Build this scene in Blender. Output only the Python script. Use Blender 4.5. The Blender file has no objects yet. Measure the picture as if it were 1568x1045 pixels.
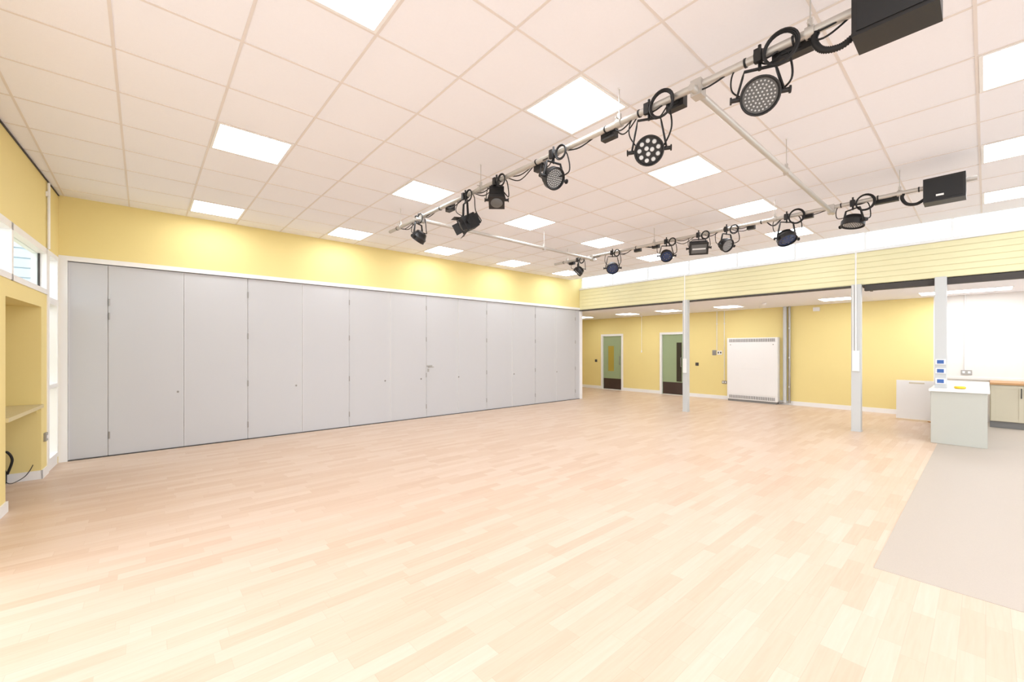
import bpy, bmesh, math, random
from mathutils import Vector, Matrix
random.seed(4)
scene = bpy.context.scene

# ------------------------------------------------------------------ materials
def srgb(r, g, b):
    def c(v):
        v /= 255.0
        return v/12.92 if v <= 0.04045 else ((v+0.055)/1.055)**2.4
    return (c(r), c(g), c(b), 1.0)

def new_mat(name):
    m = bpy.data.materials.new(name); m.use_nodes = True
    nt = m.node_tree; nt.nodes.clear()
    out = nt.nodes.new('ShaderNodeOutputMaterial')
    p = nt.nodes.new('ShaderNodeBsdfPrincipled')
    nt.links.new(p.outputs[0], out.inputs[0])
    return m, nt, p

def paint(name, col, rough=0.6, metal=0.0, noise=0.03, nscale=6.0, bump=0.0, bscale=200.0, spec=0.5):
    m, nt, p = new_mat(name)
    tc = nt.nodes.new('ShaderNodeTexCoord')
    n = nt.nodes.new('ShaderNodeTexNoise'); n.inputs['Scale'].default_value = nscale
    n.inputs['Detail'].default_value = 3
    nt.links.new(tc.outputs['Object'], n.inputs['Vector'])
    mx = nt.nodes.new('ShaderNodeMix'); mx.data_type = 'RGBA'
    mx.inputs['A'].default_value = tuple(c*(1-noise) for c in col[:3])+(1,)
    mx.inputs['B'].default_value = tuple(min(1, c*(1+noise)) for c in col[:3])+(1,)
    nt.links.new(n.outputs['Fac'], mx.inputs['Factor'])
    nt.links.new(mx.outputs['Result'], p.inputs['Base Color'])
    p.inputs['Roughness'].default_value = rough
    p.inputs['Metallic'].default_value = metal
    p.inputs['Specular IOR Level'].default_value = spec
    if bump > 0:
        n2 = nt.nodes.new('ShaderNodeTexNoise'); n2.inputs['Scale'].default_value = bscale
        nt.links.new(tc.outputs['Object'], n2.inputs['Vector'])
        b = nt.nodes.new('ShaderNodeBump'); b.inputs['Strength'].default_value = bump
        b.inputs['Distance'].default_value = 0.002
        nt.links.new(n2.outputs['Fac'], b.inputs['Height'])
        nt.links.new(b.outputs[0], p.inputs['Normal'])
    return m

def emis(name, col, s):
    m = bpy.data.materials.new(name); m.use_nodes = True
    nt = m.node_tree; nt.nodes.clear()
    out = nt.nodes.new('ShaderNodeOutputMaterial')
    e = nt.nodes.new('ShaderNodeEmission')
    e.inputs[0].default_value = col; e.inputs[1].default_value = s
    nt.links.new(e.outputs[0], out.inputs[0])
    return m

def glass_mat(name):
    m = bpy.data.materials.new(name); m.use_nodes = True
    nt = m.node_tree; nt.nodes.clear()
    out = nt.nodes.new('ShaderNodeOutputMaterial')
    t = nt.nodes.new('ShaderNodeBsdfTransparent'); t.inputs[0].default_value = (0.93, 0.97, 0.98, 1)
    g = nt.nodes.new('ShaderNodeBsdfGlossy'); g.inputs['Roughness'].default_value = 0.03
    mx = nt.nodes.new('ShaderNodeMixShader'); mx.inputs[0].default_value = 0.06
    nt.links.new(t.outputs[0], mx.inputs[1]); nt.links.new(g.outputs[0], mx.inputs[2])
    nt.links.new(mx.outputs[0], out.inputs[0])
    return m

def wood_floor():
    m, nt, p = new_mat('wood_plank_vinyl')
    N = nt.nodes.new; L = nt.links.new
    def math_(op, a, b=None):
        n = N('ShaderNodeMath'); n.operation = op
        for i, v in enumerate((a, b)):
            if v is None: continue
            if isinstance(v, (int, float)): n.inputs[i].default_value = v
            else: L(v, n.inputs[i])
        return n.outputs[0]
    tc = N('ShaderNodeTexCoord'); sp = N('ShaderNodeSeparateXYZ'); L(tc.outputs['Object'], sp.inputs[0])
    x, y = sp.outputs[0], sp.outputs[1]
    ry = math_('DIVIDE', y, 0.095); row = math_('FLOOR', ry)
    wn = N('ShaderNodeTexWhiteNoise'); wn.noise_dimensions = '1D'; L(row, wn.inputs['W'])
    off = math_('MULTIPLY', wn.outputs['Value'], 0.9)
    xx = math_('DIVIDE', math_('ADD', x, off), 0.52); cell = math_('FLOOR', xx)
    cb = N('ShaderNodeCombineXYZ'); L(cell, cb.inputs[0]); L(row, cb.inputs[1])
    wn2 = N('ShaderNodeTexWhiteNoise'); wn2.noise_dimensions = '2D'; L(cb.outputs[0], wn2.inputs['Vector'])
    # grain
    mp = N('ShaderNodeMapping'); L(tc.outputs['Object'], mp.inputs[0]); mp.inputs['Scale'].default_value = (2.0, 30.0, 1)
    ad = N('ShaderNodeVectorMath'); ad.operation = 'ADD'; L(mp.outputs[0], ad.inputs[0])
    sc = N('ShaderNodeVectorMath'); sc.operation = 'SCALE'; L(wn2.outputs['Color'], sc.inputs[0]); sc.inputs['Scale'].default_value = 20
    L(sc.outputs[0], ad.inputs[1])
    gn = N('ShaderNodeTexNoise'); gn.inputs['Scale'].default_value = 1.6; gn.inputs['Detail'].default_value = 5
    gn.inputs['Distortion'].default_value = 0.6
    L(ad.outputs[0], gn.inputs['Vector'])
    f = math_('ADD', math_('MULTIPLY', wn2.outputs['Value'], 0.55), math_('MULTIPLY', gn.outputs['Fac'], 0.6))
    cr = N('ShaderNodeValToRGB'); L(f, cr.inputs[0])
    e = cr.color_ramp.elements
    e[0].position = 0.12; e[0].color = srgb(202, 173, 148)
    e[1].position = 0.95; e[1].color = srgb(217, 196, 178)
    k = cr.color_ramp.elements.new(0.5); k.color = srgb(210, 185, 163)
    # seams
    fy = math_('FRACT', ry); fx = math_('FRACT', xx)
    s1 = math_('LESS_THAN', fy, 0.025); s2 = math_('LESS_THAN', fx, 0.004)
    seam = math_('MULTIPLY', math_('MAXIMUM', s1, s2), 0.3)
    mx = N('ShaderNodeMix'); mx.data_type = 'RGBA'; L(seam, mx.inputs['Factor'])
    L(cr.outputs[0], mx.inputs['A']); mx.inputs['B'].default_value = srgb(174, 141, 114)
    L(mx.outputs['Result'], p.inputs['Base Color'])
    p.inputs['Roughness'].default_value = 0.38
    p.inputs['Specular IOR Level'].default_value = 0.4
    return m

YEL = srgb(231, 213, 147)
M = dict(
    yellow=paint('yellow_wall_paint', YEL, 0.7, noise=0.02, nscale=2),
    yellow_clad=paint('pale_yellow_cladding', srgb(230, 224, 182), 0.5, noise=0.02),
    white=paint('white_gloss_paint', srgb(236, 235, 234), 0.45, noise=0.01),
    wallwhite=paint('white_wall_paint', srgb(228, 224, 219), 0.7, noise=0.01),
    ceil=paint('ceiling_tile', srgb(240, 240, 246), 0.9, noise=0.015, nscale=60, bump=0.3, bscale=300),
    tee=paint('ceiling_grid_tee', srgb(225, 218, 214), 0.6),
    grey=paint('partition_grey_laminate', srgb(191, 191, 193), 0.5, noise=0.01, nscale=1.5),
    edge=paint('partition_edge_profile', srgb(218, 217, 217), 0.4),
    dark=paint('dark_gap', srgb(70, 66, 64), 0.8),
    gap=paint('partition_gap', srgb(130, 128, 126), 0.8),
    floor=wood_floor(),
    vinyl=paint('grey_safety_vinyl', srgb(184, 173, 161), 0.5, noise=0.08, nscale=180),
    steel=paint('galvanised_tube', srgb(192, 188, 182), 0.4, metal=0.5, noise=0.05),
    black=paint('black_metal', srgb(24, 23, 24), 0.45, noise=0.1),
    rubber=paint('black_rubber_cable', srgb(20, 20, 22), 0.6),
    column=paint('column_grey_paint', srgb(198, 201, 201), 0.4, noise=0.01),
    sage=paint('sage_green_door', srgb(150, 166, 130), 0.5, noise=0.02),
    kick=paint('dark_kick_plate', srgb(62, 46, 42), 0.4),
    vision=paint('dark_vision_glass', srgb(52, 46, 34), 0.15),
    vision2=paint('amber_vision_glass', srgb(170, 150, 70), 0.15),
    metal=paint('brushed_metal', srgb(160, 156, 150), 0.3, metal=0.7),
    led=paint('led_lens', srgb(205, 205, 205), 0.15, noise=0.1),
    ledgrey=paint('led_plate_grey', srgb(95, 95, 94), 0.35),
    lensblue=paint('blue_glass_lens', srgb(46, 62, 98), 0.1),
    cabgrey=paint('cabinet_sage_grey', srgb(188, 189, 180), 0.5, noise=0.01),
    cream=paint('cabinet_cream', srgb(204, 195, 172), 0.5, noise=0.01),
    wood=paint('oak_wood', srgb(186, 142, 94), 0.45, noise=0.12, nscale=12),
    deskwood=paint('pale_wood_shelf', srgb(205, 190, 145), 0.5, noise=0.04, nscale=8),
    tape=paint('yellow_tape', srgb(235, 200, 40), 0.4),
    blue=paint('blue_plastic', srgb(50, 95, 165), 0.4),
    ext=paint('exterior_siding', srgb(176, 188, 194), 0.6),
    ground=paint('exterior_paving', srgb(190, 188, 182), 0.9),
    pan=emis('led_panel_diffuser', (0.95, 0.97, 1.0, 1), 8.5),
    glass=glass_mat('window_glass'),
)

# ------------------------------------------------------------------ mesh builder
class B:
    def __init__(s, name):
        s.name = name; s.bm = bmesh.new(); s.mats = []
    def mi(s, k):
        if k not in s.mats: s.mats.append(k)
        return s.mats.index(k)
    def box(s, x0, x1, y0, y1, z0, z1, k, T=None):
        i = s.mi(k)
        co = [(x, y, z) for x in (x0, x1) for y in (y0, y1) for z in (z0, z1)]
        v = [s.bm.verts.new(T @ Vector(c) if T else c) for c in co]
        for q in ((0,1,3,2),(4,6,7,5),(0,4,5,1),(2,3,7,6),(0,2,6,4),(1,5,7,3)):
            f = s.bm.faces.new([v[j] for j in q]); f.material_index = i
    def tube(s, pts, r, k, seg=10, closed=False, T=None, cap=True):
        i = s.mi(k); pts = [Vector(p) for p in pts]
        if T: pts = [T @ p for p in pts]
        n = len(pts); rs = r if isinstance(r, (list, tuple)) else [r]*n
        rings = []; prev = None
        for a in range(n):
            if closed: t = pts[(a+1) % n]-pts[a-1]
            else: t = pts[min(a+1, n-1)]-pts[max(a-1, 0)]
            if t.length < 1e-9: t = Vector((0, 0, 1))
            t.normalize()
            if prev is None:
                ref = Vector((0, 0, 1)) if abs(t.z) < 0.9 else Vector((1, 0, 0))
                u = t.cross(ref).normalized()
            else:
                u = (prev - t*prev.dot(t))
                u = u.normalized() if u.length > 1e-6 else t.orthogonal().normalized()
            prev = u; w = t.cross(u)
            rings.append([s.bm.verts.new(pts[a]+(u*math.cos(2*math.pi*j/seg)+w*math.sin(2*math.pi*j/seg))*rs[a]) for j in range(seg)])
        m = n if closed else n-1
        for a in range(m):
            A = rings[a]; C = rings[(a+1) % n]
            for j in range(seg):
                f = s.bm.faces.new((A[j], A[(j+1) % seg], C[(j+1) % seg], C[j])); f.material_index = i; f.smooth = True
        if cap and not closed:
            for R in (rings[0], rings[-1]):
                c = [s.bm.verts.new(v.co) for v in R]
                f = s.bm.faces.new(c); f.material_index = i
    def cyl(s, p0, p1, r, k, seg=20, r2=None, T=None):
        s.tube([p0, p1], [r, r if r2 is None else r2], k, seg, T=T)
    def lathe(s, prof, k, T, seg=32):   # prof: (r, z) list along local z, separate bands so profile corners stay crisp
        i = s.mi(k)
        def ring(r, z):
            r = max(r, 1e-4)
            return [s.bm.verts.new(T @ Vector((r*math.cos(2*math.pi*j/seg), r*math.sin(2*math.pi*j/seg), z))) for j in range(seg)]
        for (r0, z0), (r1, z1) in zip(prof[:-1], prof[1:]):
            A = ring(r0, z0); C = ring(r1, z1)
            for j in range(seg):
                f = s.bm.faces.new((A[j], A[(j+1) % seg], C[(j+1) % seg], C[j])); f.material_index = i; f.smooth = True
        for r, z in (prof[0], prof[-1]):
            f = s.bm.faces.new(ring(r, z)); f.material_index = i
    def loop(s, c, r, k, tr=0.006, T=None, n=24, axis='x', sx=1.0):
        pts = []
        for a in range(n):
            t = 2*math.pi*a/n
            if axis == 'x': pts.append((c[0], c[1]+r*sx*math.cos(t), c[2]+r*math.sin(t)))
            elif axis == 'y': pts.append((c[0]+r*sx*math.cos(t), c[1], c[2]+r*math.sin(t)))
            else: pts.append((c[0]+r*math.cos(t), c[1]+r*sx*math.sin(t), c[2]))
        s.tube(pts, tr, k, 8, closed=True, T=T)
    def done(s, bevel=0.0, parent=None, loc=None, rotz=None):
        bmesh.ops.recalc_face_normals(s.bm, faces=s.bm.faces[:])
        me = bpy.data.meshes.new(s.name); s.bm.to_mesh(me); s.bm.free()
        for k in s.mats: me.materials.append(M[k])
        o = bpy.data.objects.new(s.name, me); scene.collection.objects.link(o)
        if bevel:
            md = o.modifiers.new('bevel', 'BEVEL'); md.width = bevel; md.segments = 2
            md.limit_method = 'ANGLE'; md.angle_limit = math.radians(50)
        if parent: o.parent = parent
        if loc: o.location = loc
        if rotz: o.rotation_euler[2] = rotz
        return o

def smooth_curve(pts, n=8):
    P = [Vector(p) for p in pts]; out = []
    for i in range(len(P)-1):
        p0 = P[max(i-1, 0)]; p1 = P[i]; p2 = P[i+1]; p3 = P[min(i+2, len(P)-1)]
        for j in range(n):
            t = j/n
            out.append(0.5*((2*p1)+(-p0+p2)*t+(2*p0-5*p1+4*p2-p3)*t*t+(-p0+3*p1-3*p2+p3)*t**3))
    out.append(P[-1]); return out

# ------------------------------------------------------------------ dimensions
CZ = 3.61; XL = -0.86; YP = 8.27; XB = 10.05; XF = 13.3; LZ = 2.70; YS = -4.0; YE = 11.5

# floors
b = B('floor'); b.box(-3.0, XF+0.15, YS-0.2, YE+0.1, -0.1, 0.0, 'floor'); b.done()
b = B('floor_vinyl'); b.box(3.83, XF, YS, 0.52, 0.0, 0.003, 'vinyl'); b.done()
b = B('ground_outside'); b.box(-30, 30, -30, 30, -0.4, -0.12, 'ground'); b.done()

# ceiling + grid
TP = 0.655; GX = 0.50; GY = 2.01
b = B('ceiling'); b.box(-1.7, 9.6, YS, YP+0.1, CZ, CZ+0.08, 'ceil'); ceiling = b.done()
b = B('ceiling_grid')
k = -3
while GX+k*TP < 9.6:
    x = GX+k*TP; b.box(x-0.009, x+0.009, YS, YP, CZ-0.004, CZ, 'tee'); k += 1
k = -9
while GY+k*TP < YP:
    y = GY+k*TP; b.box(-1.6, 9.6, y-0.009, y+0.009, CZ-0.0035, CZ, 'tee'); k += 1
b.done(parent=ceiling)
b = B('ceiling_low'); b.box(XB+0.15, XF+0.1, YS, YE, LZ, LZ+0.06, 'ceil'); clow = b.done()
b = B('partition_track'); b.box(XB+0.15, 11.0, 1.5, 1.54, LZ-0.008, LZ, 'dark'); b.done(parent=clow)

def panel(x0, y0, w, d, z):
    p = B('ceiling_light_panel'); i = 0.022
    p.box(x0, x0+w, y0, y0+i, z-0.006, z, 'white'); p.box(x0, x0+w, y0+d-i, y0+d, z-0.006, z, 'white')
    p.box(x0, x0+i, y0+i, y0+d-i, z-0.006, z, 'white'); p.box(x0+w-i, x0+w, y0+i, y0+d-i, z-0.006, z, 'white')
    p.box(x0+i, x0+w-i, y0+i, y0+d-i, z-0.004, z, 'pan')
    p.done()
for j in range(-2, 3):
    for i in range(5):
        panel(GX+3*TP*i+0.01, GY+4*TP*j+0.01, TP-0.02, TP-0.02, CZ-0.001)
for (x, y, w, d) in ((11.7, 6.1, .62, .62), (11.8, 7.6, .62, .62), (11.8, 4.4, .62, .62), (11.8, 2.0, .62, .62),
                     (11.8, 9.5, .62, .62), (12.1, -0.35, .62, 1.3), (11.8, -2.6, .62, 1.2)):
    panel(x, y, w, d, LZ)

# ------------------------------------------------------------------ north wall (above partition)
b = B('wall_north')
b.box(-1.1, XB+0.12, YP, YP+0.2, 2.80, 4.1, 'yellow')
b.box(-1.1, XL+0.0, YP, YP+0.2, 0.0, 2.80, 'yellow')
b.done()
b = B('wall_corridor'); b.box(XB+0.02, XB+0.2, YP+0.2, YE, 0, LZ, 'yellow'); b.done()
b = B('wall_north_far'); b.box(XB+0.02, XF+0.15, YE, YE+0.15, 0, LZ, 'yellow'); b.done()

b = B('folding_partition')
X0 = -0.38; PW = 0.855; Yf = YP+0.02
b.box(XL, -0.775, YP-0.02, YP+0.12, 0, 2.80, 'white')
b.box(-0.775, XB+0.1, YP-0.015, YP+0.12, 2.735, 2.80, 'white')
b.box(XB+0.02, XB+0.12, YP-0.02, YP+0.19, 0, 2.735, 'white')
b.box(-0.775, XB+0.02, Yf+0.06, Yf+0.09, 0, 2.735, 'gap')
b.box(-0.775, XB+0.02, YP-0.005, Yf+0.06, 0, 0.008, 'dark')
edges = [-0.775]+[X0+PW*i for i in range(13)]+[XB+0.02]
for i in range(len(edges)-1):
    a, c = edges[i]+0.003, edges[i+1]-0.003
    b.box(a+0.008, c-0.008, Yf, Yf+0.055, 0.012, 2.725, 'grey')
    light = (i % 2 == 0)
    b.box(a, a+0.008, Yf-(0.003 if light else -0.006), Yf+0.055, 0.012, 2.725, 'edge')
    b.box(c-0.008, c, Yf-(0.003 if i % 2 == 1 else -0.006), Yf+0.055, 0.012, 2.725, 'edge')
    if i % 2 == 1 and i > 1:
        for z in (0.25, 0.95, 1.75, 2.45):
            b.cyl((edges[i], Yf-0.006, z-0.05), (edges[i], Yf-0.006, z+0.05), 0.008, 'metal', 8)
for z in (0.3, 2.2, 2.0):
    b.cyl((edges[1]+0.012, Yf-0.006, z-0.05), (edges[1]+0.012, Yf-0.006, z+0.05), 0.008, 'metal', 8)
for x in (0.40, 2.08, 3.78, 4.62, 5.62, 7.38, 9.05):
    b.cyl((x, Yf+0.005, 0.87), (x, Yf-0.008, 0.87), 0.018, 'metal', 14)
    b.box(x-0.004, x+0.004, Yf-0.010, Yf, 0.858, 0.882, 'dark')
# pass door lever handle + plate
b.box(4.76, 4.90, Yf-0.006, Yf, 1.13, 1.17, 'metal')
b.tube([(4.80, Yf, 1.13), (4.80, Yf-0.05, 1.13), (4.91, Yf-0.05, 1.13)], 0.009, 'metal')
b.box(4.78, 4.82, Yf-0.005, Yf, 1.02, 1.09, 'metal')
b.done()

# ------------------------------------------------------------------ west (left) wall, slightly splayed, local frame: y=-distance from corner
LOC = (XL, YP, 0); ROT = -0.05
b = B('wall_west')
def W(s0, s1, z0, z1, x0=-0.2, x1=0.0, k='yellow'): b.box(x0, x1, -s1, -s0, z0, z1, k)
W(0.0, 5.0, 2.76, CZ+0.05)              # above glazing
W(0.62, 0.90, 0, 2.2)                   # pier between slot window and niche
W(0.90, 2.2, 2.03, 2.2)                 # niche header
W(2.2, 3.6, 0, 2.2)                     # pier
W(3.6, 3.8, 0, 2.76)
W(5.0, 12.4, 3.2, CZ+0.05)
W(3.8, 5.0, 2.6, 2.76)
W(0.0, 0.06, 0, 2.76)
W(0.06, 0.62, 0, 0.10, k='white')
# niche box
W(0.9, 2.2, 0, 2.2, -0.9, -0.85)
W(0.85, 0.90, 0, 2.2, -0.9, -0.2)
W(2.2, 2.25, 0, 2.2, -0.9, -0.2)
W(0.9, 2.2, 2.03, 2.2, -0.9, -0.2)
b.done(loc=LOC, rotz=ROT)
b = B('trim_1')
W(0.02, 3.9, CZ-0.020, CZ-0.006, 0.0, 0.012, 'dark')
W(0.62, 0.64, 0, 2.2, 0.0, 0.012, 'white')
b.done(loc=LOC, rotz=ROT)
b = B('baseboard_west')
W(2.2, 3.6, 0, 0.10, 0, 0.015, 'white'); W(0.62, 0.915, 0, 0.10, 0, 0.015, 'white')
W(0.90, 0.915, 0, 0.10, -0.85, 0.015, 'white'); W(2.185, 2.2, 0, 0.10, -0.85, 0.015, 'white')
W(0.9, 2.2, 0, 0.10, -0.85, -0.835, 'white')
b.done(loc=LOC, rotz=ROT)
b = B('window_1')   # high strip window
for a, c, z0, z1 in ((0.66, 3.6, 2.2, 2.26), (0.66, 3.6, 2.69, 2.76), (0.62, 0.70, 2.2, 2.76), (3.54, 3.6, 2.2, 2.76), (2.0, 2.06, 2.2, 2.76)):
    W(a, c, z0, z1, -0.12, 0.01, 'white')
W(0.70, 0.715, 2.26, 2.69, -0.062, -0.045, 'dark')
W(0.7, 3.54, 2.26, 2.69, -0.07, -0.062, 'glass')
b.done(loc=LOC, rotz=ROT)
b = B('window_2')   # full-height slot window
for a, c, z0, z1 in ((0.06, 0.12, 0.1, 2.76), (0.55, 0.62, 0.1, 2.76), (0.12, 0.55, 2.70, 2.76), (0.12, 0.55, 2.10, 2.18), (0.12, 0.55, 0.1, 0.16), (0.12, 0.55, 1.03, 1.08)):
    W(a, c, z0, z1, -0.12, 0.01, 'white')
W(0.52, 0.55, 1.08, 2.10, -0.10, -0.02, 'dark')
W(0.12, 0.55, 0.16, 2.70, -0.07, -0.062, 'glass')
b.done(loc=LOC, rotz=ROT)
b = B('window_3')   # glazed doors nearer the camera side
for s in (3.8, 4.98, 6.2, 7.4, 8.6, 9.8, 11.0, 12.3):
    zt = 2.6 if s < 4.9 else 3.2
    W(s, s+0.07, 0, zt, -0.12, 0.0, 'white')
W(3.8, 12.4, 0, 0.06, -0.12, 0, 'white'); W(5.0, 12.4, 3.14, 3.2, -0.12, 0, 'white')
b.done(loc=LOC, rotz=ROT)
b = B('shelf_desk'); W(0.90, 2.2, 0.84, 0.88, -0.85, 0.02, 'deskwood'); W(0.90, 0.93, 0.78, 0.84, -0.8, -0.03, 'yellow'); W(2.17, 2.2, 0.78, 0.84, -0.8, -0.03, 'yellow')
b.done(loc=LOC, rotz=ROT)
b = B('wall_conduit'); b.cyl((0.02, -0.66, 2.76), (0.02, -0.66, CZ-0.04), 0.014, 'white'); b.box(0, 0.03, -0.69, -0.63, 3.4, 3.46, 'white'); b.done(loc=LOC, rotz=ROT)
b = B('wall_switch'); b.box(0.0, 0.022, -0.80, -0.70, 0.42, 0.52, 'metal'); b.box(0.022, 0.027, -0.77, -0.73, 0.45, 0.49, 'white'); b.done(0.003, loc=LOC, rotz=ROT)
b = B('handheld_vacuum')
Tv = Matrix.Translation((-0.30, -1.02, 0.0)) @ Matrix.Rotation(-0.12, 4, 'X')
b.lathe([(0.05, 0.01), (0.06, 0.03), (0.06, 0.14), (0.045, 0.18), (0.035, 0.28), (0.04, 0.32), (0.02, 0.36)], 'rubber', Tv, 16)
b.tube(smooth_curve([(-0.30, -1.02, 0.33), (-0.24, -1.04, 0.38), (-0.20, -1.02, 0.28), (-0.24, -1.0, 0.12)]), 0.012, 'rubber')
b.tube(smooth_curve([(-0.26, -1.02, 0.05), (-0.20, -1.05, 0.02), (-0.12, -1.0, 0.06), (-0.08, -0.97, 0.12), (-0.06, -0.93, 0.18)]), 0.004, 'rubber', 6)
b.done(loc=LOC, rotz=ROT)

# south wall glazed
b = B('wall_south')
b.box(-1.5, XF+0.15, YS-0.2, YS, 3.35, CZ+0.05, 'wallwhite'); b.box(-1.5, XF+0.15, YS-0.2, YS, 0, 0.3, 'wallwhite')
for x in (-1.5, 0.9, 3.3, 5.7, 8.1, 10.5, 13.2):
    b.box(x, x+0.25, YS-0.2, YS, 0.3, 3.35, 'wallwhite')
b.done()
b = B('window_4')
for x in (2.2, 4.6, 7.0, 9.4, 12.0): b.box(x, x+0.06, YS-0.14, YS-0.06, 0.3, 3.35, 'white')
b.done()

# ------------------------------------------------------------------ east wall with doors
b = B('wall_east')
D2 = (6.5, 7.40); D1 = (8.87, 9.85); DZ = 2.10
for y0, y1 in ((0.78, D2[0]), (D2[1], D1[0]), (D1[1], YE)):
    b.box(XF, XF+0.15, y0, y1, 0, LZ, 'yellow')
for d in (D1, D2): b.box(XF, XF+0.15, d[0], d[1], DZ, LZ, 'yellow')
b.box(XF, XF+0.15, YS, 0.78, 0, LZ, 'wallwhite')
b.done()
b = B('baseboard_east')
for y0, y1 in ((1.2, D2[0]), (D2[1], D1[0]), (D1[1], YE)): b.box(XF-0.018, XF, y0, y1, 0, 0.11, 'white')
b.done()
def door(n, d, vy0, vy1, vz0, vz1, vis):
    p = B('door_%d' % n); y0, y1 = d
    p.box(XF-0.03, XF+0.15, y0-0.0, y0+0.07, 0, DZ, 'white'); p.box(XF-0.03, XF+0.15, y1-0.07, y1, 0, DZ, 'white')
    p.box(XF-0.03, XF+0.15, y0+0.07, y1-0.07, DZ-0.07, DZ, 'white')
    p.box(XF+0.03, XF+0.075, y0+0.075, y1-0.075, 0.008, DZ-0.075, 'sage')
    p.box(XF+0.026, XF+0.03, y0+0.09, y1-0.09, 0.02, 0.42, 'kick')
    a, c = y0+vy0, y0+vy1
    p.box(XF+0.022, XF+0.03, a, c, vz0, vz1, vis)
    for q in ((a-0.02, a, vz0-0.02, vz1+0.02), (c, c+0.02, vz0-0.02, vz1+0.02), (a, c, vz0-0.02, vz0), (a, c, vz1, vz1+0.02)):
        p.box(XF+0.018, XF+0.03, q[0], q[1], q[2], q[3], 'sage')
    hy = y0+0.15
    p.tube([(XF+0.03, hy, 0.95), (XF-0.03, hy, 0.95), (XF-0.03, hy, 1.25), (XF+0.03, hy, 1.25)], 0.01, 'metal')
    p.done()
door(1, D1, 0.42, 0.68, 0.7, 1.65, 'vision2')
door(2, D2, 0.14, 0.32, 0.45, 1.75, 'vision')

# heater
b = B('fan_convector_heater')
y0, y1, x0, x1 = 3.80, 5.12, XF-0.22, XF-0.001
b.box(x0+0.02, x1, y0+0.02, y1-0.02, 0.0, 0.06, 'gap')
b.box(x0+0.01, x1, y0, y1, 0.06, 1.86, 'white')
b.box(x0, x0+0.012, y0+0.012, y1-0.012, 0.22, 1.70, 'white')
for z0, z1 in ((0.09, 0.18), (1.74, 1.83)):
    b.box(x0+0.004, x0+0.014, y0+0.05, y1-0.05, z0, z1, 'gap')
    for i in range(28):
        yy = y0+0.06+i*(y1-y0-0.12)/27
        b.box(x0-0.002, x0+0.006, yy-0.010, yy+0.010, z0, z1, 'edge')
for y in (y0+0.10, y1-0.10):
    b.cyl((x0-0.004, y, 1.66), (x0, y, 1.66), 0.015, 'metal', 12)
b.box(x0-0.003, x0, y0+0.4, y1-0.4, 0.955, 0.96, 'edge')
b.done(0.006)

b = B('heating_pipes')
for y, r in ((3.66, 0.045), (3.55, 0.03)):
    b.cyl((XF-0.07, y, 0.06), (XF-0.07, y, LZ-0.001), r, 'metal' if r < .04 else 'column', 16)
    for z in (0.5, 1.3, 2.1): b.box(XF-0.12, XF-0.001, y-0.012, y+0.012, z-0.02, z+0.02, 'column')
b.tube(smooth_curve([(XF-0.07, 3.66, 0.10), (XF-0.08, 3.72, 0.07), (XF-0.1, 3.79, 0.07)]), 0.03, 'metal')
b.done()

def plate(name, y, z, w, h, k='white', x=XF, t=0.015, inner=None):
    p = B(name); p.box(x-t, x, y-w/2, y+w/2, z-h/2, z+h/2, k)
    if inner: 
        for q in (-0.25, 0.25): p.box(x-t-0.004, x-t, y+q*w-w*0.12, y+q*w+w*0.12, z-h*0.2, z+h*0.25, inner)
    else: p.box(x-t-0.004, x-t, y-w*0.3, y+w*0.3, z-h*0.3, z+h*0.3, k)
    return p.done(0.002)
plate('light_switch', 10.1, 1.08, 0.10, 0.10, 'dark')
plate('light_switch', 6.12, 1.05, 0.10, 0.10, 'dark')
plate('wall_thermostat', 5.58, 1.42, 0.12, 0.16, 'metal')
plate('control_box', 5.42, 1.42, 0.14, 0.12, 'white', inner='dark')
plate('wall_socket', 5.28, 0.52, 0.14, 0.09, 'metal', inner='white')
plate('wall_socket', 0.28, 1.03, 0.16, 0.10, 'metal', inner='white')
plate('motion_sensor', 2.95, 2.58, 0.14, 0.10, 'white', t=0.06)
for y, z0, r in ((5.50, 1.50, 0.010), (5.28, 0.575, 0.010), (0.30, 1.085, 0.012)):
    b = B('electrical_conduit'); b.cyl((XF-0.014, y, z0), (XF-0.014, y, LZ-0.001), r, 'white', 10)
    b.box(XF-0.02, XF-0.001, y-0.02, y+0.02, 2.3, 2.32, 'white'); b.done()
b = B('pull_cord_switch')
b.cyl((XF-0.10, 8.05, 1.5), (XF-0.10, 8.05, LZ-0.03), 0.006, 'white', 8)
b.lathe([(0.005, 1.50), (0.016, 1.48), (0.02, 1.42), (0.012, 1.41)], 'white', Matrix.Translation((XF-0.10, 8.05, 0)), 12)
b.lathe([(0.03, LZ-0.03), (0.04, LZ-0.001)], 'white', Matrix.Translation((XF-0.10, 8.05, 0)), 16)
b.done()
b = B('smoke_detector'); b.lathe([(0.05, LZ-0.001), (0.05, LZ-0.02), (0.035, LZ-0.04), (0.01, LZ-0.045)], 'white', Matrix.Translation((11.9, 3.75, 0)), 20); b.done()

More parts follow.
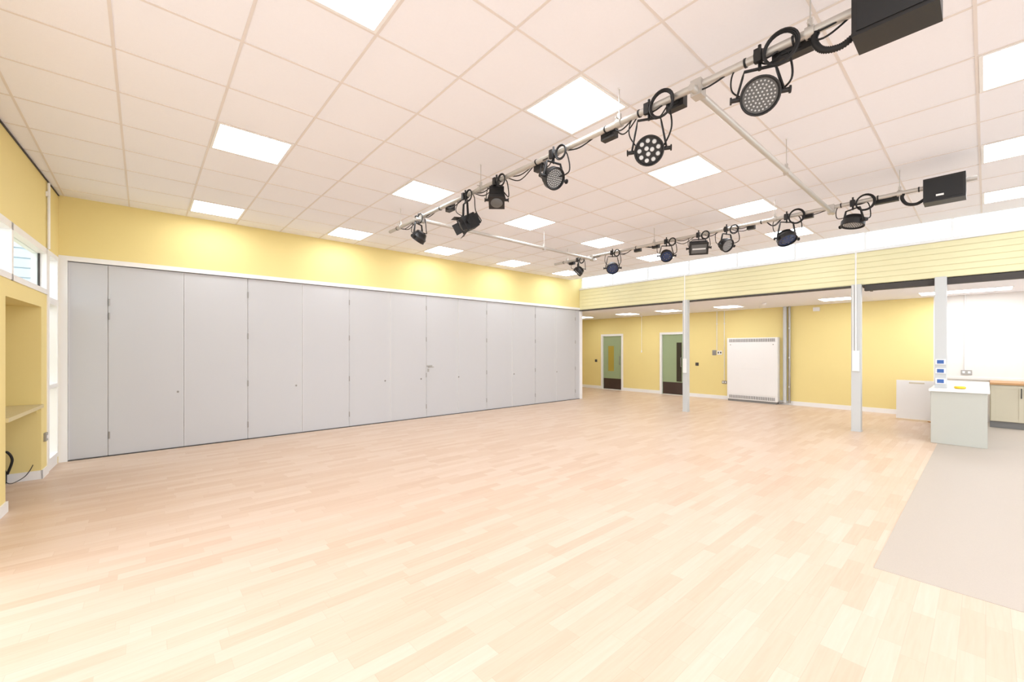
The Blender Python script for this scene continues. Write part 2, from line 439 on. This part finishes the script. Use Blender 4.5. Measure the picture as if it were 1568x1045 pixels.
# ------------------------------------------------------------------ beam, clerestory, columns
b = B('beam_cladding')
b.box(XB+0.02, XB+0.15, YS, YP, 2.72, 3.35, 'yellow_clad')
nb = 6; bh = (3.34-2.74)/nb
for i in range(nb):
    b.box(XB+0.010, XB+0.02, YS, YP, 2.74+i*bh+0.004, 2.74+(i+1)*bh-0.004, 'yellow_clad')
b.box(XB-0.01, XB+0.02, YS, YP, 3.34, 3.365, 'white')
b.done(0.002)
b = B('trim_2')
b.box(XB-0.004, XB+0.15, 1.5, YP, 2.70, 2.73, 'dark')
b.box(XB+0.02, XB+0.15, YS, 1.5, 2.62, 2.735, 'dark')
b.done()
b = B('window_5')
b.box(XB+0.03, XB+0.12, YS, YP, 3.365, 3.40, 'white')
y = YP-0.04
while y > YS:
    b.box(XB+0.05, XB+0.10, y-0.04, y, 3.40, 4.0, 'white'); y -= 1.12
b.box(XB+0.07, XB+0.076, YS, YP, 3.40, 4.0, 'glass')
b.done()
b = B('roof_upstand'); b.box(9.6, 9.66, YS, YP, CZ, 4.0, 'white'); b.box(9.6, XB+0.2, YS, YP+0.1, 4.0, 4.06, 'white'); b.done()

def column(name, y, w, zb):
    p = B(name); x = XB-0.12
    p.box(x, x+w, y-w/2, y+w/2, zb, 2.735, 'column')
    return p, x
p, x = column('steel_column', 4.87, 0.12, 0.0); p.box(x-0.01, x+0.13, 4.80, 4.94, 0, 0.012, 'column')
p.cyl((x-0.012, 4.87, 1.2), (x-0.012, 4.87, 3.34), 0.010, 'white', 8)
p.box(x-0.03, x, 4.83, 4.91, 0.95, 1.3, 'white'); p.done(0.004)
p, x = column('steel_column', 1.60, 0.14, 0.0); p.box(x-0.01, x+0.15, 1.52, 1.68, 0, 0.012, 'column')
p.cyl((x-0.014, 1.60, 1.4), (x-0.014, 1.60, 3.34), 0.012, 'white', 8)
p.cyl((x-0.014, 1.64, 1.4), (x-0.014, 1.64, 2.72), 0.010, 'white', 8)
p.box(x-0.035, x, 1.55, 1.65, 1.12, 1.50, 'white'); p.done(0.004)
p, x = column('kitchen_service_post', 0.50, 0.14, 0.886)
for z in (1.0, 1.17, 1.32):
    p.box(x-0.03, x, 0.44, 0.56, z-0.045, z+0.045, 'white'); p.box(x-0.036, x-0.03, 0.46, 0.54, z-0.03, z+0.03, 'blue')
p.done(0.003)

# ------------------------------------------------------------------ kitchen
b = B('kitchen_peninsula')
b.box(9.68, 12.36, 0.0, 0.58, 0.003, 0.845, 'cabgrey')
b.box(9.66, 9.68, -0.015, 0.60, 0.003, 0.845, 'cabgrey')
for i in range(4):
    b.box(9.75+i*0.64, 10.36+i*0.64, 0.58, 0.598, 0.12, 0.83, 'cabgrey')
b.box(9.63, 12.36, -0.04, 0.62, 0.845, 0.885, 'white')
b.done(0.004)
XK = XF-0.002
b = B('base_cabinet')
b.box(12.46, XK, -3.2, -0.05, 0.003, 0.13, 'gap')
b.box(12.42, XK, -3.2, -0.05, 0.13, 0.84, 'cream')
for i in range(7):
    y1 = -0.06-i*0.42; y0 = y1-0.41
    b.box(12.40, 12.42, y0, y1, 0.14, 0.83, 'cream')
    for q in ((y0, y0+0.06, 0.14, 0.83), (y1-0.06, y1, 0.14, 0.83), (y0+.06, y1-.06, 0.14, 0.20), (y0+.06, y1-.06, 0.77, 0.83)):
        b.box(12.392, 12.40, q[0], q[1], q[2], q[3], 'cream')
    hy = y0+0.03 if i % 2 == 0 else y1-0.03
    b.tube([(12.392, hy, 0.60), (12.36, hy, 0.60), (12.36, hy, 0.78), (12.392, hy, 0.78)], 0.007, 'black', 8)
b.box(12.37, XK, -3.2, -0.05, 0.84, 0.88, 'wood')
b.box(XF-0.02, XK, -3.2, 0.7, 0.88, 0.93, 'wallwhite')
b.done(0.002)
b = B('folding_table')
T = Matrix.Translation((12.35, 0.98, 0)) @ Matrix.Rotation(0.06, 4, 'Y')
b.box(-0.02, 0.02, -0.30, 0.32, 0.03, 0.86, 'white', T)
b.box(-0.024, -0.02, -0.12, 0.12, 0.79, 0.82, 'cream', T)
b.tube([(-0.03, -0.30, 0.35), (-0.20, -0.32, 0.01)], 0.014, 'wood', 8, T=T)
b.tube([(-0.03, -0.18, 0.01), (-0.20, -0.32, 0.01)], 0.012, 'wood', 8, T=T)
b.tube([(-0.03, -0.30, 0.01), (-0.03, -0.30, 0.4)], 0.012, 'wood', 8, T=T)
b.done(0.003)
b = B('tape_roll'); b.loop((9.95, 0.28, 0.906), 0.05, 'tape', 0.02, axis='z'); b.loop((9.95, 0.28, 0.906), 0.028, 'black', 0.01, axis='z'); b.done()

# ------------------------------------------------------------------ lighting rig
ZB = 3.33; XR1 = 2.84; XR2 = 6.55; YR0 = 0.06; YR1 = 6.05; YC0 = 1.30; YC1 = 5.06
b = B('lighting_rig')
for X in (XR1, XR2):
    b.cyl((X, YR0, ZB), (X, YR1, ZB), 0.0242, 'steel', 20)
for Y in (YC0, YC1):
    b.cyl((XR1-0.10, Y, ZB-0.05), (XR2+0.10, Y, ZB-0.05), 0.0242, 'steel', 20)
    for X in (XR1, XR2):
        b.box(X-0.04, X+0.04, Y-0.035, Y+0.035, ZB-0.08, ZB+0.03, 'steel')
        b.cyl((X-0.05, Y, ZB-0.02), (X+0.05, Y, ZB-0.02), 0.012, 'steel', 8)
def hanger(X, Y, z):
    b.cyl((X, Y-0.022, z), (X, Y+0.022, z), 0.034, 'steel', 16)
    b.box(X-0.012, X+0.012, Y-0.012, Y+0.012, z+0.02, z+0.075, 'steel')
    b.cyl((X, Y, z+0.06), (X, Y, CZ-0.005), 0.004, 'steel', 8)
    b.lathe([(0.012, CZ-0.010), (0.012, CZ-0.005)], 'white', Matrix.Translation((X, Y, 0)), 16)
    b.cyl((X-0.05, Y, z+0.03), (X+0.05, Y, z+0.03), 0.006, 'steel', 8)
for X in (XR1, XR2):
    for Y in (0.66, 1.93, 3.75, 5.7): hanger(X, Y, ZB)
hanger(4.75, YC0, ZB-0.05); hanger(5.2, YC1, ZB-0.05)
# cables along bars
for X, ys in ((XR1, [0.45, 0.74, 1.0, 1.48, 1.75, 2.06, 2.6, 2.86, 3.4, 4.0, 4.6, 5.2, 5.8]), (XR2, [0.5, 0.85, 1.2, 1.8, 2.1, 2.6, 3.0, 3.5, 4.1, 4.6, 5.4, 5.8])):
    for q in range(2):
        pts = []
        for i in range(len(ys)-1):
            pts.append((X+0.028, ys[i], ZB+0.02))
            sag = random.uniform(0.01, 0.09)
            pts.append((X+random.uniform(-0.03, 0.04), (ys[i]+ys[i+1])/2, ZB-sag))
        pts.append((X+0.028, ys[-1], ZB+0.02))
        b.tube(smooth_curve(pts, 8), 0.0055, 'rubber', 6)
    for y in ys: b.cyl((X, y-0.006, ZB), (X, y+0.006, ZB), 0.029, 'rubber', 14)
# socket boxes on bars
def sbox(X, Y, dz=-0.02, dx=0.05, l=0.13):
    b.box(X+dx-0.03, X+dx+0.03, Y-l/2, Y+l/2, ZB+dz-0.045, ZB+dz+0.045, 'black')
    b.box(X+dx-0.036, X+dx-0.03, Y-l/4, Y+l/4, ZB+dz-0.025, ZB+dz+0.025, 'rubber')
for Y in (1.48, 2.06, 2.86, 4.45): sbox(XR1, Y)
sbox(XR1, 0.76, l=0.2)
for Y in (4.1, 3.75, 1.56, 5.62): sbox(XR2, Y, l=0.12)
sbox(XR2, 2.25, l=.1); sbox(XR2, 0.78, l=0.22)
for X in (XR1, XR2):   # dimmer box and corrugated conduit
    b.box(X-0.10, X+0.10, 0.14, 0.46, ZB-0.19, ZB+0.07, 'black')
    b.box(X-0.106, X-0.10, 0.16, 0.44, ZB-0.17, ZB+0.05, 'rubber')
    pts = smooth_curve([(X, 0.45, ZB-0.12), (X-0.01, 0.52, ZB-0.16), (X-0.02, 0.60, ZB-0.14), (X-0.01, 0.64, ZB-0.06), (X, 0.62, ZB)], 16)
    b.tube(pts, [0.019 if i % 2 else 0.015 for i in range(len(pts))], 'rubber', 10)
b.box(XR2-0.108, XR2-0.106, 0.30, 0.36, ZB-0.14, ZB-0.12, 'white')
b.done()

def aimT(c, aim):
    z = Vector(aim).normalized(); s = Vector((0, 0, 1)).cross(z)
    s = s.normalized() if s.length > 1e-3 else Vector((0, 1, 0))
    u = z.cross(s)
    R = Matrix((s, u, z)).transposed().to_4x4()
    return Matrix.Translation(c) @ R, s

def hang_parts(p, X, Y, c, s, r, flat=0.007):
    top = Vector((X, Y, ZB-0.075)); ct = Vector(c)
    for off in (-0.008, 0.008):
        q = s.cross(Vector((0, 0, 1)))*off
        a = ct+s*(r+0.02)+q; e = ct-s*(r+0.02)+q
        ta = Vector((a.x, a.y, top.z)).lerp(top, 0.35); te = Vector((e.x, e.y, top.z)).lerp(top, 0.35)
        p.tube([a, a.lerp(ta, .8), ta, te, e.lerp(te, .8), e], flat, 'black', 8)
    for sg in (-1, 1):
        p.cyl(ct+s*sg*(r-0.01), ct+s*sg*(r+0.045), 0.014, 'black', 12)
        p.cyl(ct+s*sg*(r+0.045), ct+s*sg*(r+0.055), 0.022, 'black', 12)
    p.cyl(top-Vector((0, 0, .01)), (X, Y, ZB-0.02), 0.010, 'black', 10)
    p.cyl((X, Y-0.025, ZB), (X, Y+0.025, ZB), 0.036, 'black', 16)
    p.cyl((X, Y, ZB+0.02), (X, Y, ZB+0.07), 0.010, 'black', 10)
    p.box(X-0.045, X-0.02, Y-0.02, Y+0.02, ZB-0.05, ZB+0.03, 'black')

def cables(p, X, Y, rear, big):
    p.tube(smooth_curve([rear, Vector(rear)+Vector((0.02, -0.08, -0.03)), (X+0.03, Y-0.16, ZB-0.20), (X+0.02, Y-0.15, ZB-0.05), (X+0.01, Y-0.10, ZB+0.01)]), 0.006, 'rubber', 7)
    p.tube(smooth_curve([rear, Vector(rear)+Vector((0.0, 0.06, 0.0)), (X-0.02, Y+0.15, ZB-0.16), (X+0.0, Y+0.16, ZB-0.04), (X, Y+0.10, ZB+0.02)]), 0.005, 'rubber', 7)
    n = 3 if big else 2
    for i in range(n):
        rr = 0.085+0.006*i if big else 0.055+0.01*i
        p.loop((X-0.035-0.008*i, Y-0.12-0.004*i, ZB-rr*(0.35 if big else 0.55)), rr, 'rubber', 0.006, sx=0.95)

def par(Y, X, z, aim, r=0.105, leds='small', big=False, lens='led', dy=0.0):
    p = B('led_par_light'); c = (X, Y, z); T, s = aimT(c, aim)
    p.lathe([(r*0.45, -0.10), (r*0.62, -0.095), (r*0.72, -0.07), (r*0.95, -0.03), (r, -0.025), (r, 0.028), (r*0.90, 0.03), (r*0.88, 0.012)], 'black', T, 40)
    for i in range(4):
        zz = -0.088+i*0.016
        p.lathe([(r*(0.76+0.05*i), zz), (r*(0.76+0.05*i), zz+0.005)], 'black', T, 24)
    p.lathe([(r*0.90, 0.013), (r*0.90, 0.016)], 'ledgrey' if leds == 'small' else ('lensblue' if leds == 'lens' else 'black'), T, 40)
    if leds == 'small':
        for k_, n in ((0, 1), (0.2, 6), (0.38, 12), (0.56, 18), (0.74, 24)):
            for j in range(n):
                a = 2*math.pi*j/n; q = (r*k_*math.cos(a), r*k_*math.sin(a))
                p.cyl((q[0], q[1], .014), (q[0], q[1], .021), 0.0065, 'led', 8, 0.004, T=T)
    elif leds == 'big':
        for k_, n in ((0.22, 3), (0.66, 9)):
            for j in range(n):
                a = 2*math.pi*j/n+0.3; q = (r*k_*math.cos(a), r*k_*math.sin(a))
                p.cyl((q[0], q[1], .014), (q[0], q[1], .022), 0.0175, 'led', 12, 0.013, T=T)
    else:
        p.lathe([(r*0.7, 0.016), (r*0.6, 0.025), (r*0.35, 0.034), (0.01, 0.038)], 'lensblue', T)
        for j in range(8):
            a = 2*math.pi*j/8; q = (r*.5*math.cos(a), r*.5*math.sin(a)); p.cyl((q[0], q[1], .02), (q[0], q[1], .036), 0.012, 'ledgrey', 8, 0.008, T=T)
    p.loop((0, 0, 0.03), r*0.97, 'black', 0.006, T=T, n=32, axis='z')
    hang_parts(p, X, Y, c, s, r)
    rear = T @ Vector((0, 0, -0.095))
    cables(p, X, Y, rear, big)
    return p.done()

def fresnel(Y, X, z, aim, w=0.085, doors=True, wide=1.0):
    p = B('stage_fresnel_light'); c = (X, Y, z); T, s = aimT(c, aim)
    ww = w*wide
    p.box(-ww, ww, -w, w, -0.13, 0.03, 'black', T)
    p.box(-ww*0.8, ww*0.8, -w*0.8, w*0.8, -0.165, -0.13, 'black', T)
    for i in range(6):
        p.box(-ww-0.004, ww+0.004, -w-0.004, w+0.004, -0.12+i*0.02, -0.112+i*0.02, 'black', T)
    p.box(-ww-0.01, ww+0.01, -w-0.01, w+0.01, 0.03, 0.045, 'black', T)
    if wide > 1.2:
        p.box(-ww*0.85, ww*0.85, -w*0.8, w*0.8, 0.045, 0.05, 'ledgrey', T)
        p.box(-ww*0.75, ww*0.75, -0.012, 0.012, 0.05, 0.056, 'led', T)
    else:
        p.lathe([(w*0.85, 0.045), (w*0.8, 0.052), (w*0.4, 0.062), (0.005, 0.065)], 'ledgrey', T)
    if doors:
        for a in range(4):
            R = T @ Matrix.Rotation(a*math.pi/2, 4, 'Z') @ Matrix.Translation((w+0.005, 0, 0.04)) @ Matrix.Rotation(0.45, 4, 'Y')
            p.box(-0.002, 0.002, -w*0.8, w*0.8, 0, 0.08, 'black', R)
    hang_parts(p, X, Y, c, s, ww)
    cables(p, X, Y, T @ Vector((0, 0, -0.15)), False)
    return p.done(0.003)

par(0.92, XR1, 3.09, (-.75, -.35, -.55), 0.108, 'small', True)
par(1.67, XR1, 3.02, (-.75, -.45, -.5), 0.105, 'big', True)
par(2.64, XR1, 3.11, (-.15, -.85, -.5), 0.10, 'small', False)
fresnel(3.47, XR1, 3.13, (-.3, -.35, -.85), 0.075, False)
fresnel(4.05, XR1, 3.00, (-.85, .25, -.5), 0.08, True)
par(5.17, XR1, 3.06, (-.3, .55, -.75), 0.10, 'big', False)
par(5.42, XR2, 3.09, (-.5, .5, -.7), 0.10, 'big', False)
par(4.60, XR2, 3.04, (-.6, -.5, -.6), 0.11, 'lens', False)
par(3.53, XR2, 3.09, (-.6, -.5, -.6), 0.10, 'lens', False)
fresnel(2.99, XR2, 3.12, (-.75, -.45, -.45), 0.085, False, 1.5)
par(2.57, XR2, 3.09, (-.3, -.8, -.5), 0.10, 'small', False)
par(1.79, XR2, 3.03, (-.3, -.4, -.85), 0.12, 'lens', True)
par(1.085, XR2, 3.08, (-.15, .1, -.97), 0.12, 'small', True)

# ------------------------------------------------------------------ exterior building seen through high window
b = B('neighbouring_building')
b.box(-9, -1.3, 13.0, 13.2, -0.12, 6, 'ext')
for i in range(30):
    b.box(-9, -1.3, 12.975, 13.0, 0.0+i*0.2, 0.17+i*0.2, 'ext')
b.done()

# ------------------------------------------------------------------ world, view, camera
w = bpy.data.worlds.new('sky'); scene.world = w; w.use_nodes = True
bg = w.node_tree.nodes['Background']; bg.inputs[0].default_value = (0.90, 0.94, 1.0, 1); bg.inputs[1].default_value = 2.25
scene.view_settings.view_transform = 'Standard'
scene.view_settings.look = 'None'
scene.view_settings.exposure = 0.8

cam = bpy.data.cameras.new('camera'); co = bpy.data.objects.new('camera', cam); scene.collection.objects.link(co)
cam.sensor_width = 36; cam.lens = 36*640/1568; cam.shift_y = 12.5/1568
cam.clip_start = 0.05
co.location = (0, 0, 1.53); co.rotation_euler = (math.radians(90), 0, math.radians(-41.4))
scene.camera = co
